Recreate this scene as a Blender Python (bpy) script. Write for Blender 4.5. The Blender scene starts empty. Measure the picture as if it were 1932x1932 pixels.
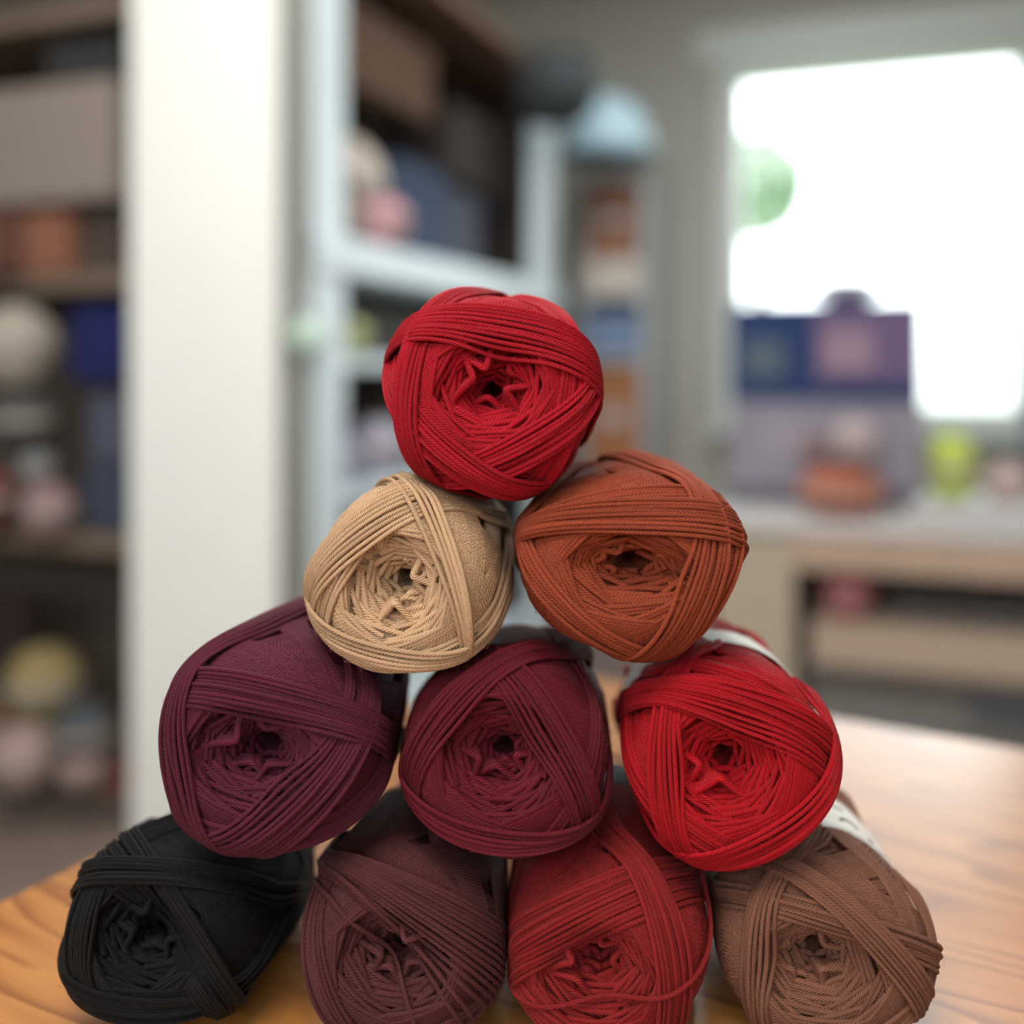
import bpy, bmesh, math, random
import numpy as np
from mathutils import Vector, Matrix

# ------------------------------------------------------------------ camera, world, lights, exposure
scene = bpy.context.scene
COL = scene.collection
F = 1950.0                     # focal length in pixels of the 1932 px frame
HORIZON = 690.0                # pixel row of the horizon
TABLE = 0.75                   # table top height
CAM_Z = TABLE + 0.2135

cam_data = bpy.data.cameras.new('camera')
cam_data.sensor_width = 36.0
cam_data.lens = 36.0 * F / 1932.0
cam_data.shift_y = (HORIZON - 966.0) / 1932.0
cam_data.clip_start = 0.01
cam_data.dof.use_dof = True
cam_data.dof.focus_distance = 0.316
cam_data.dof.aperture_fstop = 3.0
cam_data.dof.aperture_blades = 0
cam = bpy.data.objects.new('camera', cam_data)
cam.location = (0, 0, CAM_Z)
cam.rotation_euler = (math.pi / 2, 0, 0)
COL.objects.link(cam)
scene.camera = cam

scene.view_settings.view_transform = 'Standard'
scene.view_settings.look = 'None'
scene.view_settings.gamma = 1.0
scene.view_settings.use_curve_mapping = False
scene.view_settings.exposure = 0.9

world = bpy.data.worlds.new('sky')
scene.world = world
world.use_nodes = True
wn = world.node_tree.nodes
wl = world.node_tree.links
wn.clear()
w_out = wn.new('ShaderNodeOutputWorld')
w_bg = wn.new('ShaderNodeBackground')
w_bg.inputs['Strength'].default_value = 3.0
w_geo = wn.new('ShaderNodeTexCoord')
w_sep = wn.new('ShaderNodeSeparateXYZ')
w_ramp = wn.new('ShaderNodeValToRGB')
w_ramp.color_ramp.elements[0].position = 0.46
w_ramp.color_ramp.elements[0].color = (0.30, 0.32, 0.28, 1)
w_ramp.color_ramp.elements[1].position = 0.53
w_ramp.color_ramp.elements[1].color = (0.93, 0.98, 1.0, 1)
w_map = wn.new('ShaderNodeMath'); w_map.operation = 'MULTIPLY_ADD'
w_map.inputs[1].default_value = 0.5; w_map.inputs[2].default_value = 0.5
wl.new(w_geo.outputs['Generated'], w_sep.inputs[0])
wl.new(w_sep.outputs['Z'], w_map.inputs[0])
wl.new(w_map.outputs[0], w_ramp.inputs['Fac'])
wl.new(w_ramp.outputs['Color'], w_bg.inputs['Color'])
wl.new(w_bg.outputs[0], w_out.inputs[0])


def area_light(name, loc, target, size, energy, color, size_y=None):
    d = bpy.data.lights.new(name, 'AREA')
    d.energy = energy
    d.color = color
    d.size = size
    if size_y:
        d.shape = 'RECTANGLE'; d.size_y = size_y
    o = bpy.data.objects.new(name, d)
    o.location = loc
    o.rotation_euler = (Vector(target) - Vector(loc)).to_track_quat('-Z', 'Y').to_euler()
    COL.objects.link(o)
    return o

# a ceiling lamp over the table and daylight through the added opening behind the photographer
area_light('ceiling_light', (-0.25, -0.45, 2.4), (0, 0.35, TABLE), 0.9, 20.0, (1.0, 0.95, 0.88))

area_light('fill_panel', (-0.5, 1.2, 2.5), (-0.5, 1.5, 0), 1.2, 14.5, (1.0, 0.99, 0.97))  # added unseen fill light that brightens the white pillar
area_light('fill_panel', (0.75, 2.5, 2.5), (0.6, 2.6, 0), 0.9, 11.0, (0.92, 0.97, 1.0))  # added unseen cool fill for the rack and the far end

rng = np.random.default_rng(7)
random.seed(7)

# ------------------------------------------------------------------ helpers
def lin(c):
    c = c / 255.0
    return c / 12.92 if c <= 0.04045 else ((c + 0.055) / 1.055) ** 2.4

def rgb(r, g, b):
    return (lin(r), lin(g), lin(b), 1.0)

MATS = {}
def mat(name, color, rough=0.6, metal=0.0, noise=0.06, scale=30.0, bump=0.0):
    """plain procedural surface: base colour with a little noise and optional grain"""
    if name in MATS:
        return MATS[name]
    m = bpy.data.materials.new(name)
    m.use_nodes = True
    nt = m.node_tree
    b = nt.nodes['Principled BSDF']
    b.inputs['Roughness'].default_value = rough
    b.inputs['Metallic'].default_value = metal
    tc = nt.nodes.new('ShaderNodeTexCoord')
    n = nt.nodes.new('ShaderNodeTexNoise')
    n.inputs['Scale'].default_value = scale
    n.inputs['Detail'].default_value = 3
    nt.links.new(tc.outputs['Object'], n.inputs['Vector'])
    mx = nt.nodes.new('ShaderNodeMix'); mx.data_type = 'RGBA'
    lo = tuple(max(0, c * (1 - noise * 2)) for c in color[:3]) + (1,)
    hi = tuple(min(1, c * (1 + noise * 2)) for c in color[:3]) + (1,)
    mx.inputs['A'].default_value = lo
    mx.inputs['B'].default_value = hi
    nt.links.new(n.outputs['Fac'], mx.inputs['Factor'])
    nt.links.new(mx.outputs['Result'], b.inputs['Base Color'])
    if bump:
        bp = nt.nodes.new('ShaderNodeBump')
        bp.inputs['Strength'].default_value = bump
        bp.inputs['Distance'].default_value = 0.002
        nt.links.new(n.outputs['Fac'], bp.inputs['Height'])
        nt.links.new(bp.outputs['Normal'], b.inputs['Normal'])
    MATS[name] = m
    return m

def link(name, me, m=None, parent=None):
    o = bpy.data.objects.new(name, me)
    COL.objects.link(o)
    if m is not None and me is not None:
        me.materials.append(m)
    if parent is not None:
        o.parent = parent
    return o

def tag(o, label=None, cat=None, group=None, kind=None):
    if label: o['label'] = label
    if cat: o['category'] = cat
    if group: o['group'] = group
    if kind: o['kind'] = kind
    return o

def empty(name, loc, rz=0.0, label=None, cat=None, group=None, kind=None):
    o = bpy.data.objects.new(name, None)
    o.empty_display_size = 0.02
    o.location = loc
    o.rotation_euler = (0, 0, rz)
    COL.objects.link(o)
    return tag(o, label, cat, group, kind)

class MB:
    """collects shapes into one bmesh"""
    def __init__(self):
        self.bm = bmesh.new()
    def box(self, x0, x1, y0, y1, z0, z1, bevel=0.0):
        r = bmesh.ops.create_cube(self.bm, size=1.0)
        vs = r['verts']
        for v in vs:
            v.co = Vector((x0 + (v.co.x + .5) * (x1 - x0), y0 + (v.co.y + .5) * (y1 - y0), z0 + (v.co.z + .5) * (z1 - z0)))
        if bevel:
            es = list({e for v in vs for e in v.link_edges})
            bmesh.ops.bevel(self.bm, geom=es, offset=bevel, segments=2, affect='EDGES', profile=0.6)
        return self
    def lathe(self, prof, seg=24, centre=(0, 0, 0), sx=1.0, sy=1.0):
        cx, cy, cz = centre
        rings = []
        for r, z in prof:
            rings.append([self.bm.verts.new((cx + sx * r * math.cos(2 * math.pi * k / seg), cy + sy * r * math.sin(2 * math.pi * k / seg), cz + z)) for k in range(seg)])
        for a, b in zip(rings[:-1], rings[1:]):
            for k in range(seg):
                self.bm.faces.new((a[k], a[(k + 1) % seg], b[(k + 1) % seg], b[k]))
        if prof[0][0] > 1e-6: self.bm.faces.new(list(reversed(rings[0])))
        if prof[-1][0] > 1e-6: self.bm.faces.new(rings[-1])
        return self
    def blob(self, c, rx, ry, rz, sub=3, lump=0.0, seed=0):
        r = bmesh.ops.create_icosphere(self.bm, subdivisions=sub, radius=1.0)
        for v in r['verts']:
            p = v.co
            k = 1 + lump * (math.sin(5 * p.x + seed) * math.sin(4.3 * p.y + 2 * seed) + 0.6 * math.sin(7 * p.z + 3 * p.x + seed))
            v.co = Vector((c[0] + rx * p.x * k, c[1] + ry * p.y * k, c[2] + rz * p.z * k))
        return self
    def tube(self, pts, rad, seg=10):
        pts = [Vector(p) for p in pts]
        rings = []
        for i, p in enumerate(pts):
            t = (pts[min(i + 1, len(pts) - 1)] - pts[max(i - 1, 0)]).normalized()
            a = Vector((0, 0, 1)) if abs(t.z) < .9 else Vector((1, 0, 0))
            n = t.cross(a).normalized(); b = t.cross(n)
            r = rad[i] if isinstance(rad, (list, tuple)) else rad
            rings.append([self.bm.verts.new(p + r * (math.cos(2 * math.pi * k / seg) * n + math.sin(2 * math.pi * k / seg) * b)) for k in range(seg)])
        for a, b in zip(rings[:-1], rings[1:]):
            for k in range(seg):
                self.bm.faces.new((a[k], b[k], b[(k + 1) % seg], a[(k + 1) % seg]))
        self.bm.faces.new(rings[0]); self.bm.faces.new(list(reversed(rings[-1])))
        return self
    def build(self, name, m, parent=None, smooth=False):
        bmesh.ops.recalc_face_normals(self.bm, faces=self.bm.faces[:])
        me = bpy.data.meshes.new(name)
        self.bm.to_mesh(me); self.bm.free()
        if smooth:
            me.polygons.foreach_set('use_smooth', [True] * len(me.polygons))
        return link(name, me, m, parent)

def at(px, py, d):
    """world point seen at pixel (px, py) at depth d"""
    return Vector(((px - 966.0) / F * d, d, CAM_Z - (py - HORIZON) / F * d))

YAW = math.radians(-20.0)      # the room is turned against the camera
RU = Vector((math.cos(YAW), math.sin(YAW), 0))      # along the window wall, to the right
RV = Vector((-math.sin(YAW), math.cos(YAW), 0))     # away from the camera

# ------------------------------------------------------------------ room shell
M_WALL = mat('wall_paint', rgb(172, 170, 162), 0.8, noise=.02, scale=6)
M_WHITE = mat('white_paint', rgb(236, 236, 230), 0.45, noise=.015, scale=12)
M_CEIL = mat('ceiling_paint', rgb(214, 210, 205), 0.85, noise=.02, scale=5)
M_FLOOR = mat('floor_vinyl', rgb(128, 112, 104), 0.5, noise=.1, scale=14)

WALL_O = at(1300, 690, 4.2); WALL_O.z = 0     # a point on the window wall
def room(u, v, z=0.0):
    p = WALL_O + RU * u + RV * v
    return Vector((p.x, p.y, z))

def rbox(name, u0, u1, v0, v1, z0, z1, m, kind=None, parent=None, bevel=0.0):
    o = MB().box(u0, u1, v0, v1, z0, z1, bevel).build(name, m, parent)
    if parent is None:
        o.location = WALL_O; o.rotation_euler = (0, 0, YAW)
    if kind: o['kind'] = kind
    return o

# room frame: u to the right along the window wall (u=0 at px 1300), v = 0 at the wall's inner face
rbox('floor', -3.2, 3.2, -6.2, 0.3, -0.06, 0.0, M_FLOOR, 'structure')
rbox('ceiling', -3.2, 3.2, -6.2, 0.3, 2.55, 2.61, M_CEIL, 'structure')
W0, W1, WZ0, WZ1 = 0.12, 1.29, 0.72, 2.19
mb = MB()
mb.box(-3.2, W0, 0, .2, 0, 2.55); mb.box(W1, 3.2, 0, .2, 0, 2.55)
mb.box(W0, W1, 0, .2, 0, WZ0); mb.box(W0, W1, 0, .2, WZ1, 2.55)
wall = mb.build('wall_back', M_WALL); wall.location = WALL_O; wall.rotation_euler = (0, 0, YAW); wall['kind'] = 'structure'
mb = MB()      # added unseen wall behind the photographer, its broad opening shapes the front light
mb.box(-3.2, -1.6, -6.4, -6.2, 0, 2.55); mb.box(3.0, 3.2, -6.4, -6.2, 0, 2.55)
mb.box(-1.6, 3.0, -6.4, -6.2, 0, 1.35); mb.box(-1.6, 3.0, -6.4, -6.2, 2.45, 2.55)
wf = mb.build('added_wall_front', M_WALL); wf.location = WALL_O; wf.rotation_euler = (0, 0, YAW); wf['kind'] = 'structure'
rbox('wall_left', -3.4, -3.2, -6.2, 0.2, 0, 2.55, M_WALL, 'structure')
rbox('wall_right', 3.2, 3.4, -6.2, 0.2, 0, 2.55, M_WALL, 'structure')

# window: frame, sill and glass
M_FRAME = mat('window_frame_paint', rgb(206, 212, 206), 0.4, noise=.01)
def glass_mat():
    m = bpy.data.materials.new('window_glass'); m.use_nodes = True
    nt = m.node_tree; nt.nodes.clear()
    o = nt.nodes.new('ShaderNodeOutputMaterial')
    t = nt.nodes.new('ShaderNodeBsdfTransparent'); t.inputs['Color'].default_value = (.95, .98, .97, 1)
    g = nt.nodes.new('ShaderNodeBsdfGlossy'); g.inputs['Roughness'].default_value = .03
    f = nt.nodes.new('ShaderNodeFresnel'); f.inputs['IOR'].default_value = 1.45
    x = nt.nodes.new('ShaderNodeMixShader')
    nt.links.new(f.outputs[0], x.inputs['Fac']); nt.links.new(t.outputs[0], x.inputs[1]); nt.links.new(g.outputs[0], x.inputs[2])
    nt.links.new(x.outputs[0], o.inputs['Surface'])
    return m
mb = MB(); fw = .085
mb.box(W0, W0 + fw, .01, .12, WZ0, WZ1, .006); mb.box(W1 - fw, W1, .01, .12, WZ0, WZ1, .006)
mb.box(W0 + fw, W1 - fw, .01, .12, WZ1 - fw, WZ1, .006); mb.box(W0 + fw, W1 - fw, .01, .12, WZ0, WZ0 + fw, .006)
win = mb.build('window_1', M_FRAME); win.location = WALL_O; win.rotation_euler = (0, 0, YAW); win['kind'] = 'structure'
MB().box(W0 + fw, W1 - fw, .06, .066, WZ0 + fw, WZ1 - fw).build('pane', glass_mat(), win)
MB().box(W0 - .03, W1 + .03, -.12, .03, WZ0 - .03, WZ0, .006).build('window_sill', M_FRAME, win)
rbox('trim_1', W0 - .09, W1 + .09, -.02, 0.0, WZ1, WZ1 + .12, M_FRAME, 'structure', bevel=.004)

rbox('shade_strip', -.3515, -.347, -2.462, -2.349, 0, 2.55, mat('painted_side_shade', rgb(150, 150, 142), .6, noise=.03), 'structure')  # added strip, its grey paints in the shade of the pillar's right face
# white pillar that ends the partition beside the shelves
rbox('wall_partition', -.700, -.352, -2.467, -2.345, 0, 2.55, M_WHITE, 'structure')

def uv(px, d):
    p = at(px, HORIZON, d) - Vector((WALL_O.x, WALL_O.y, 0))
    return p.dot(RU), p.dot(RV)

def thing_box(name, px0, px1, y0, y1, d, depth, m, label, cat, group=None, yaw=YAW, z0=None, bevel=.012, lid=None, extra=None):
    """a box-like thing whose front face spans the given picture extents at depth d"""
    c = at((px0 + px1) / 2, y1, d)
    w = (px1 - px0) / F * d / max(.5, math.cos(yaw)); h = (y1 - y0) / F * d
    if z0 is not None:
        h += c.z - z0; c.z = z0
    t = empty(name, c, yaw, label, cat, group)
    MB().box(-w / 2, w / 2, 0, depth, 0, h * (.86 if lid else 1), bevel).build('body', m, t)
    if lid:
        MB().box(-w / 2 - .006, w / 2 + .006, -.006, depth + .006, h * .82, h, .008).build('lid', lid, t)
    if extra:
        extra(t, w, h, depth)
    return t

def thing_ball(px, py, r_px, d, m, label, cat='yarn', name='yarn_ball', group=None, rest=None, k=(1, 1, 1), dz=0.0, mark=None):
    c = at(px, py, d); r = r_px / F * d
    if rest is not None: c.z = rest + r * k[2]
    t = empty(name, (c.x, c.y, c.z - r * k[2]), YAW, label, cat, group)
    MB().blob((0, 0, r * k[2]), r * k[0], r * k[1], r * k[2], 3, .02, px).build('winding', m, t, True)
    mb = MB()
    prof = [(r * 1.02 * math.sqrt(max(.02, 1 - (z / 1.0) ** 2)), r * k[2] * z) for z in (-.15, -.05, .05, .15)]
    mb.lathe(prof, 24, (0, 0, r * k[2]), k[0], k[1])
    mb.build('paper_band', mark or mat('label_paper', rgb(150, 140, 132), .6), t, True)
    return t

# ------------------------------------------------------------------ left shelving unit
M_SHELF_WOOD = mat('shelf_wood', rgb(114, 98, 82), 0.6, noise=.1, scale=9)
M_SHELF_DARK = mat('shelf_back', rgb(84, 74, 66), 0.8, noise=.08, scale=7)
SL = empty('shelving_unit', room(-1.25, -2.44), YAW, 'tall brown wooden shelving unit standing left of the white pillar', 'shelf')
sw, sd = 1.08, .36
BZ = [.05, .567, 1.125, 1.70]
for z in BZ:
    MB().box(-sw / 2, sw / 2, 0, sd, z, z + .035, .003).build('shelf_board', M_SHELF_WOOD, SL)
MB().box(sw / 2 - .012, sw / 2, .006, sd, 0, 2.0, .003).build('side_panel', M_SHELF_WOOD, SL)
MB().box(-sw / 2, -sw / 2 + .03, .006, sd, 0, 2.0, .003).build('side_panel', M_SHELF_WOOD, SL)
MB().box(-sw / 2, sw / 2, sd, sd + .012, 0, 2.0).build('back_panel', M_SHELF_DARK, SL)
MB().box(-sw / 2 + .03, sw / 2 - .03, .01, .03, 0, .05).build('plinth', M_SHELF_DARK, SL)

def on_left(z):     # z of the upper face of a board
    return z + .036
dl = 2.22
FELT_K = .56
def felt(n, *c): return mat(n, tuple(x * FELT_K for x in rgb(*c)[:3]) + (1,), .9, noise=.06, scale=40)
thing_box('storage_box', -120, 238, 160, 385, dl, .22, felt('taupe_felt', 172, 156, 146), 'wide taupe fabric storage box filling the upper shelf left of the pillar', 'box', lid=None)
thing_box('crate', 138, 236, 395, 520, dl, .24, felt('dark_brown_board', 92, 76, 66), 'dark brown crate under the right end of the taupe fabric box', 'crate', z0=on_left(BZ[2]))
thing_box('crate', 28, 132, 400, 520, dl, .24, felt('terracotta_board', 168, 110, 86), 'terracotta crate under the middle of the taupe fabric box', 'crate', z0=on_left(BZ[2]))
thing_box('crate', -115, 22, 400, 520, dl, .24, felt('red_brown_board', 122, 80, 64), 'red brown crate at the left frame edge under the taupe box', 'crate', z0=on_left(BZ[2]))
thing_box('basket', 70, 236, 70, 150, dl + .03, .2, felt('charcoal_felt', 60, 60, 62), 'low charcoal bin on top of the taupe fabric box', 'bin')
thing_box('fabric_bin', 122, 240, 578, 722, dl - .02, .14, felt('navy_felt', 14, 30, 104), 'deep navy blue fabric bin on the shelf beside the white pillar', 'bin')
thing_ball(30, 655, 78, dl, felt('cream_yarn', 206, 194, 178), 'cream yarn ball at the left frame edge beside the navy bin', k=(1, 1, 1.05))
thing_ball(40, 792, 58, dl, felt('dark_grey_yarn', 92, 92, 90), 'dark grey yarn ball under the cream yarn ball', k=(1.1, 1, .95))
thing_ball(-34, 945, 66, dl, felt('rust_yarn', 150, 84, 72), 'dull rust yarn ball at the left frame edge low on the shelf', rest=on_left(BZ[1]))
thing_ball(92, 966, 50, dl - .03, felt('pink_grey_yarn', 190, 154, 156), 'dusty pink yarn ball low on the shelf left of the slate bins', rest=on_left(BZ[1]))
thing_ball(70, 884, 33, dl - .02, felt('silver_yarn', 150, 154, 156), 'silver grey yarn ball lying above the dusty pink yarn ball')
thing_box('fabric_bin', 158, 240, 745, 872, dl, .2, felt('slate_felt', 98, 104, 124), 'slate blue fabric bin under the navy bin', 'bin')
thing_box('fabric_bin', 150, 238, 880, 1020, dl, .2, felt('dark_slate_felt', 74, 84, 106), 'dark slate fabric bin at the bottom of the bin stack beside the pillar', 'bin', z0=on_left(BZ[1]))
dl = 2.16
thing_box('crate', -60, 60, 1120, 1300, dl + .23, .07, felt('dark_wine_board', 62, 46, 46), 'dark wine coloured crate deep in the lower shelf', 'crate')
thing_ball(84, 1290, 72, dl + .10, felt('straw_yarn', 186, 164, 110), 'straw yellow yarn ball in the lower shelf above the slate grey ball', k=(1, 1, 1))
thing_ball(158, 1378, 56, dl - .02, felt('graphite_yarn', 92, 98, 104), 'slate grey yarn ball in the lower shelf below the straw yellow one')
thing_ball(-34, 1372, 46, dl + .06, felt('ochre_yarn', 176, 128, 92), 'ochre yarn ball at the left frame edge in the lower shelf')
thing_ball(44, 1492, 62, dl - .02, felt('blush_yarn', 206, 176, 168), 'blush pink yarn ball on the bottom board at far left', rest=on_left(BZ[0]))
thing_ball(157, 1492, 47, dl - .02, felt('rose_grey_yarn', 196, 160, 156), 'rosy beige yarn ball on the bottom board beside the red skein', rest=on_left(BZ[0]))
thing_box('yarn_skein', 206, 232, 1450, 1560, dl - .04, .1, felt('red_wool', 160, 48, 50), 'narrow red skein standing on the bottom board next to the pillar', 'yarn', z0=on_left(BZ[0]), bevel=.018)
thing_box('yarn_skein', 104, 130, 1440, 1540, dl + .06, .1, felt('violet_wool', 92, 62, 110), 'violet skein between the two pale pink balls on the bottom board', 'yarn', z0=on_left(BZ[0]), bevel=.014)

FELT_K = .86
# ------------------------------------------------------------------ middle shelving unit, running away along the partition
M_RACK = mat('white_rack', rgb(226, 238, 243), 0.4, noise=.015)
M_RACK_DARK = mat('rack_back', rgb(70, 60, 56), 0.85, noise=.08, scale=6)
M_RACK_TOP = mat('rack_top', rgb(112, 80, 60), 0.6, noise=.1, scale=8)
RK = empty('white_rack', room(-.34, -2.33), YAW, 'long white shelf rack running from the pillar towards the window', 'shelf')
rl, rd = 1.66, .36      # length along v, depth towards -u
for (v0, v1) in ((0, .11), (1.44, 1.62)):
    MB().box(-.045, 0, v0, v1, 0, 1.93, .004).build('post', M_RACK, RK)
for z in (.10, .66, .955):
    MB().box(-rd, -.002, .11, 1.44, z, z + .03, .003).build('shelf_board', M_RACK, RK)
MB().box(-rd, .012, .0, rl, 1.16, 1.24, .006).build('shelf_board', M_RACK, RK)
tb = MB().box(-rd, .01, .0, rl, 1.93, 1.97, .004).build('top_board', M_RACK_TOP, RK); tb['label'] = 'brown top board'
MB().box(-rd - .012, -rd, 0, rl, 0, 1.93).build('back_panel', M_RACK_DARK, RK)
MB().box(-rd, -.05, rl - .02, rl, 0, 1.93).build('end_panel', M_RACK_DARK, RK)
def rack(u, v, z):
    return RK.location + RU * u + RV * v + Vector((0, 0, z))
def rack_box(name, u0, u1, v0, v1, z0, h, m, label, cat, bevel=.012):
    t = empty(name, rack((u0 + u1) / 2, (v0 + v1) / 2, z0), YAW, label, cat)
    MB().box((u0 - u1) / 2, (u1 - u0) / 2, (v0 - v1) / 2, (v1 - v0) / 2, 0, h * .85, bevel).build('body', m, t)
    MB().box((u0 - u1) / 2 - .004, (u1 - u0) / 2 + .004, (v0 - v1) / 2 - .004, (v1 - v0) / 2 + .004, h * .8, h, .006).build('lid', m, t)
    return t
def rack_ball(u, v, z0, r, m, label, k=(1, 1, 1), name='yarn_ball', cat='yarn'):
    t = empty(name, rack(u, v, z0), YAW, label, cat)
    MB().blob((0, 0, r * k[2]), r * k[0], r * k[1], r * k[2], 3, .02, v * 9).build('winding', m, t, True)
    prof = [(r * 1.02 * math.sqrt(max(.02, 1 - z * z)), r * k[2] * z) for z in (-.15, -.05, .05, .15)]
    MB().lathe(prof, 24, (0, 0, r * k[2]), k[0], k[1]).build('paper_band', mat('label_paper', rgb(150, 140, 132), .6), t, True)
    return t
Z1 = 1.241
rack_ball(-.165, .39, Z1, .118, felt('cream_wool', 222, 206, 190), 'large cream yarn ball standing on the thick upper board of the white rack', (.9, 1, 1.25))
rack_ball(-.018, .33, Z1, .060, felt('pink_wool', 226, 168, 176), 'small pink yarn ball in front of the cream one on the white rack')
rack_box('fabric_bin', -.30, -.08, .52, .82, Z1, .26, felt('ink_blue_felt', 62, 78, 104), 'ink blue bin on the upper board of the white rack', 'bin')
rack_box('fabric_bin', -.30, -.10, .86, 1.16, Z1, .24, felt('steel_felt', 84, 86, 100), 'steel grey bin on the white rack behind the ink blue bin', 'bin')
rack_box('crate', -.33, -.10, .14, .80, 1.64, .20, felt('umber_board', 98, 70, 52), 'umber brown crate high on the white rack under its top board', 'crate')
rack_box('crate', -.33, -.10, .95, 1.35, 1.52, .22, felt('dark_umber_board', 66, 56, 54), 'blackish crate high on the white rack at its far end', 'crate')
Zl = .986
rack_ball(-.045, .22, Zl, .042, felt('lime_wool', 196, 206, 140), 'small lime green yarn ball on the white rack near the post')
rack_box('crate', -.33, -.12, .30, 1.30, Zl, .13, felt('grey_board', 92, 88, 82), 'long grey crate on the white rack below the thick board', 'crate')
Zk = .691
rack_ball(-.09, .22, Zk, .058, felt('lavender_wool', 176, 180, 214), 'lavender yarn ball on the white rack behind the beige ball')
rack_ball(-.08, .40, Zk, .072, felt('lilac_wool', 196, 190, 206), 'pale lilac yarn ball on the white rack right of the lavender one')
rack_ball(-.10, .62, Zk, .075, felt('grey_lilac_wool', 168, 164, 170), 'greyish yarn ball on the white rack behind the lilac one')
rack_box('crate', -.32, -.10, .85, 1.38, Zk, .2, felt('tan_board', 150, 128, 108), 'tan crate on the white rack at its far end', 'crate')
# mint pompom hanging from the partition's side
tm = empty('pompom', room(-.318, -2.41, .985), YAW, 'pale mint pompom hanging on the grey side of the white pillar', 'pompom')
MB().blob((0, 0, .035), .032, .032, .034, 3, .03, 2).build('ball', felt('mint_wool', 206, 232, 214), tm, True)
MB().tube([(0, 0, .068), (-.01, 0, .10), (-.034, 0, .13)], .0015, 6).build('cord', M_RACK, tm)

# dark globe and pale lamp at the far end
gp = at(1046, 232, 3.17)
gl = empty('wicker_basket', (gp.x, gp.y, gp.z), YAW, 'round dark grey basket hanging below the far end of the brown top board', 'basket')
MB().lathe([(.07, 0), (.115, .03), (.135, .09), (.125, .15), (.10, .19), (.092, .19), (.115, .15), (.125, .09), (.10, .035), (0.0, .02)], 28).build('bowl', felt('grey_wicker', 58, 62, 64), gl, True)
MB().tube([(.12 * math.cos(a), 0, .17 + .055 * math.sin(a)) for a in np.linspace(0, math.pi, 13)], .008).build('handle', felt('grey_wicker', 58, 62, 64), gl, True)

MB().tube([(0, 0, .222), (-.04, 0, .236), (-.20, 0, .238)], .006).build('hook', felt('grey_wicker', 58, 62, 64), gl, True)
cl = at(1148, 298, 3.75)
lp = empty('hanging_lamp', (cl.x, cl.y, cl.z), 0, 'pale blue dome lamp hanging beside the far end of the white rack', 'lamp')
r_ = 88 / F * 3.75
MB().lathe([(r_, 0), (r_ * .98, r_ * .25), (r_ * .86, r_ * .7), (r_ * .6, r_ * 1.1), (r_ * .22, r_ * 1.32), (.02, r_ * 1.36), (.02, r_ * 1.3), (r_ * .55, r_ * 1.05), (r_ * .9, r_ * .25), (r_ * .96, 0)], 32).build('lamp_shade', mat('pale_blue_enamel', rgb(188, 216, 228), .45, noise=.01), lp, True)
MB().tube([(0, 0, r_ * 1.3), (0, 0, 2.55 - cl.z)], .004, 8).build('cord', mat('grey_cord', rgb(150, 148, 144), .6), lp)
MB().blob((0, 0, r_ * .55), .035, .035, .045, 2).build('bulb', mat('frosted_bulb', rgb(240, 238, 230), .3), lp, True)

# corner cabinet by the window wall, right of the rack's end
u0, v0 = uv(1170, 4.0)
CB = empty('corner_shelf', room(u0, v0), YAW, 'narrow grey shelf in the corner between the white rack and the window', 'shelf')
cw, cd = .26, .26
M_GREYB = mat('grey_board_paint', rgb(186, 186, 186), .5, noise=.02)
MB().box(-cw / 2, -cw / 2 + .02, -cd / 2, cd / 2, 0, 1.69, .003).build('side_panel', M_GREYB, CB)
MB().box(cw / 2 - .02, cw / 2, -cd / 2, cd / 2, 0, 1.69, .003).build('side_panel', M_GREYB, CB)
MB().box(-cw / 2, cw / 2, cd / 2, cd / 2 + .012, 0, 1.69).build('back_panel', M_SHELF_DARK, CB)
for z in (.06, .56, 1.0, 1.24, 1.68):
    MB().box(-cw / 2 + .02, cw / 2 - .02, -cd / 2, cd / 2, z - .025, z, .003).build('shelf_board', M_GREYB, CB)
def cab(du, dv, z): return CB.location + RU * du + RV * dv + Vector((0, 0, z))
def cab_box(name, z, w, h, m, label, cat):
    t = empty(name, cab(0, -.02, z), YAW, label, cat)
    MB().box(-w / 2, w / 2, -.09, .09, 0, h, .01).build('body', m, t)
    MB().box(-w * .2, w * .2, -.098, -.09, h * .45, h * .6, .003).build('label_plate', M_GREYB, t)
    return t
cab_box('crate', 1.241, .20, .13, felt('cream_board', 222, 208, 192), 'cream box in the corner shelf under the brown box', 'box')
cab_box('crate', 1.372, .19, .27, felt('walnut_board', 158, 110, 84), 'walnut brown box at the top of the corner shelf', 'box')
cab_box('folded_cloth', 1.001, .20, .16, felt('blue_cloth', 112, 138, 176), 'blue folded cloth on the middle board of the corner shelf', 'cloth')
cab_box('crate', .561, .20, .40, felt('orange_brown_board', 176, 116, 78), 'tall orange brown box in the lower corner shelf', 'box')

# ------------------------------------------------------------------ desk by the window and what stands on it
M_DESK = mat('desk_top', rgb(196, 192, 190), .45, noise=.03)
M_DESK_EDGE = mat('desk_edge', rgb(176, 150, 130), .55, noise=.06, scale=10)
M_CAB = mat('cabinet_beige', rgb(172, 158, 138), .6, noise=.04, scale=8)
M_CAB_IN = mat('cabinet_dark', rgb(72, 66, 64), .8, noise=.05)
ud, vd = uv(1345, 2.25)
DK = empty('desk', room(ud, vd), YAW, 'grey topped desk with beige end cabinet below the window', 'desk')
DW, DD, DT = 1.30, .62, .635
MB().box(-.02, DW, -.02, DD, DT - .022, DT, .004).build('desktop', M_DESK, DK)
MB().box(.17, DW, -.012, .01, DT - .10, DT - .022, .004).build('front_rail', M_DESK_EDGE, DK)
MB().box(0, .17, 0, DD, 0, DT - .022, .004).build('end_cabinet', M_CAB, DK)
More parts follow.
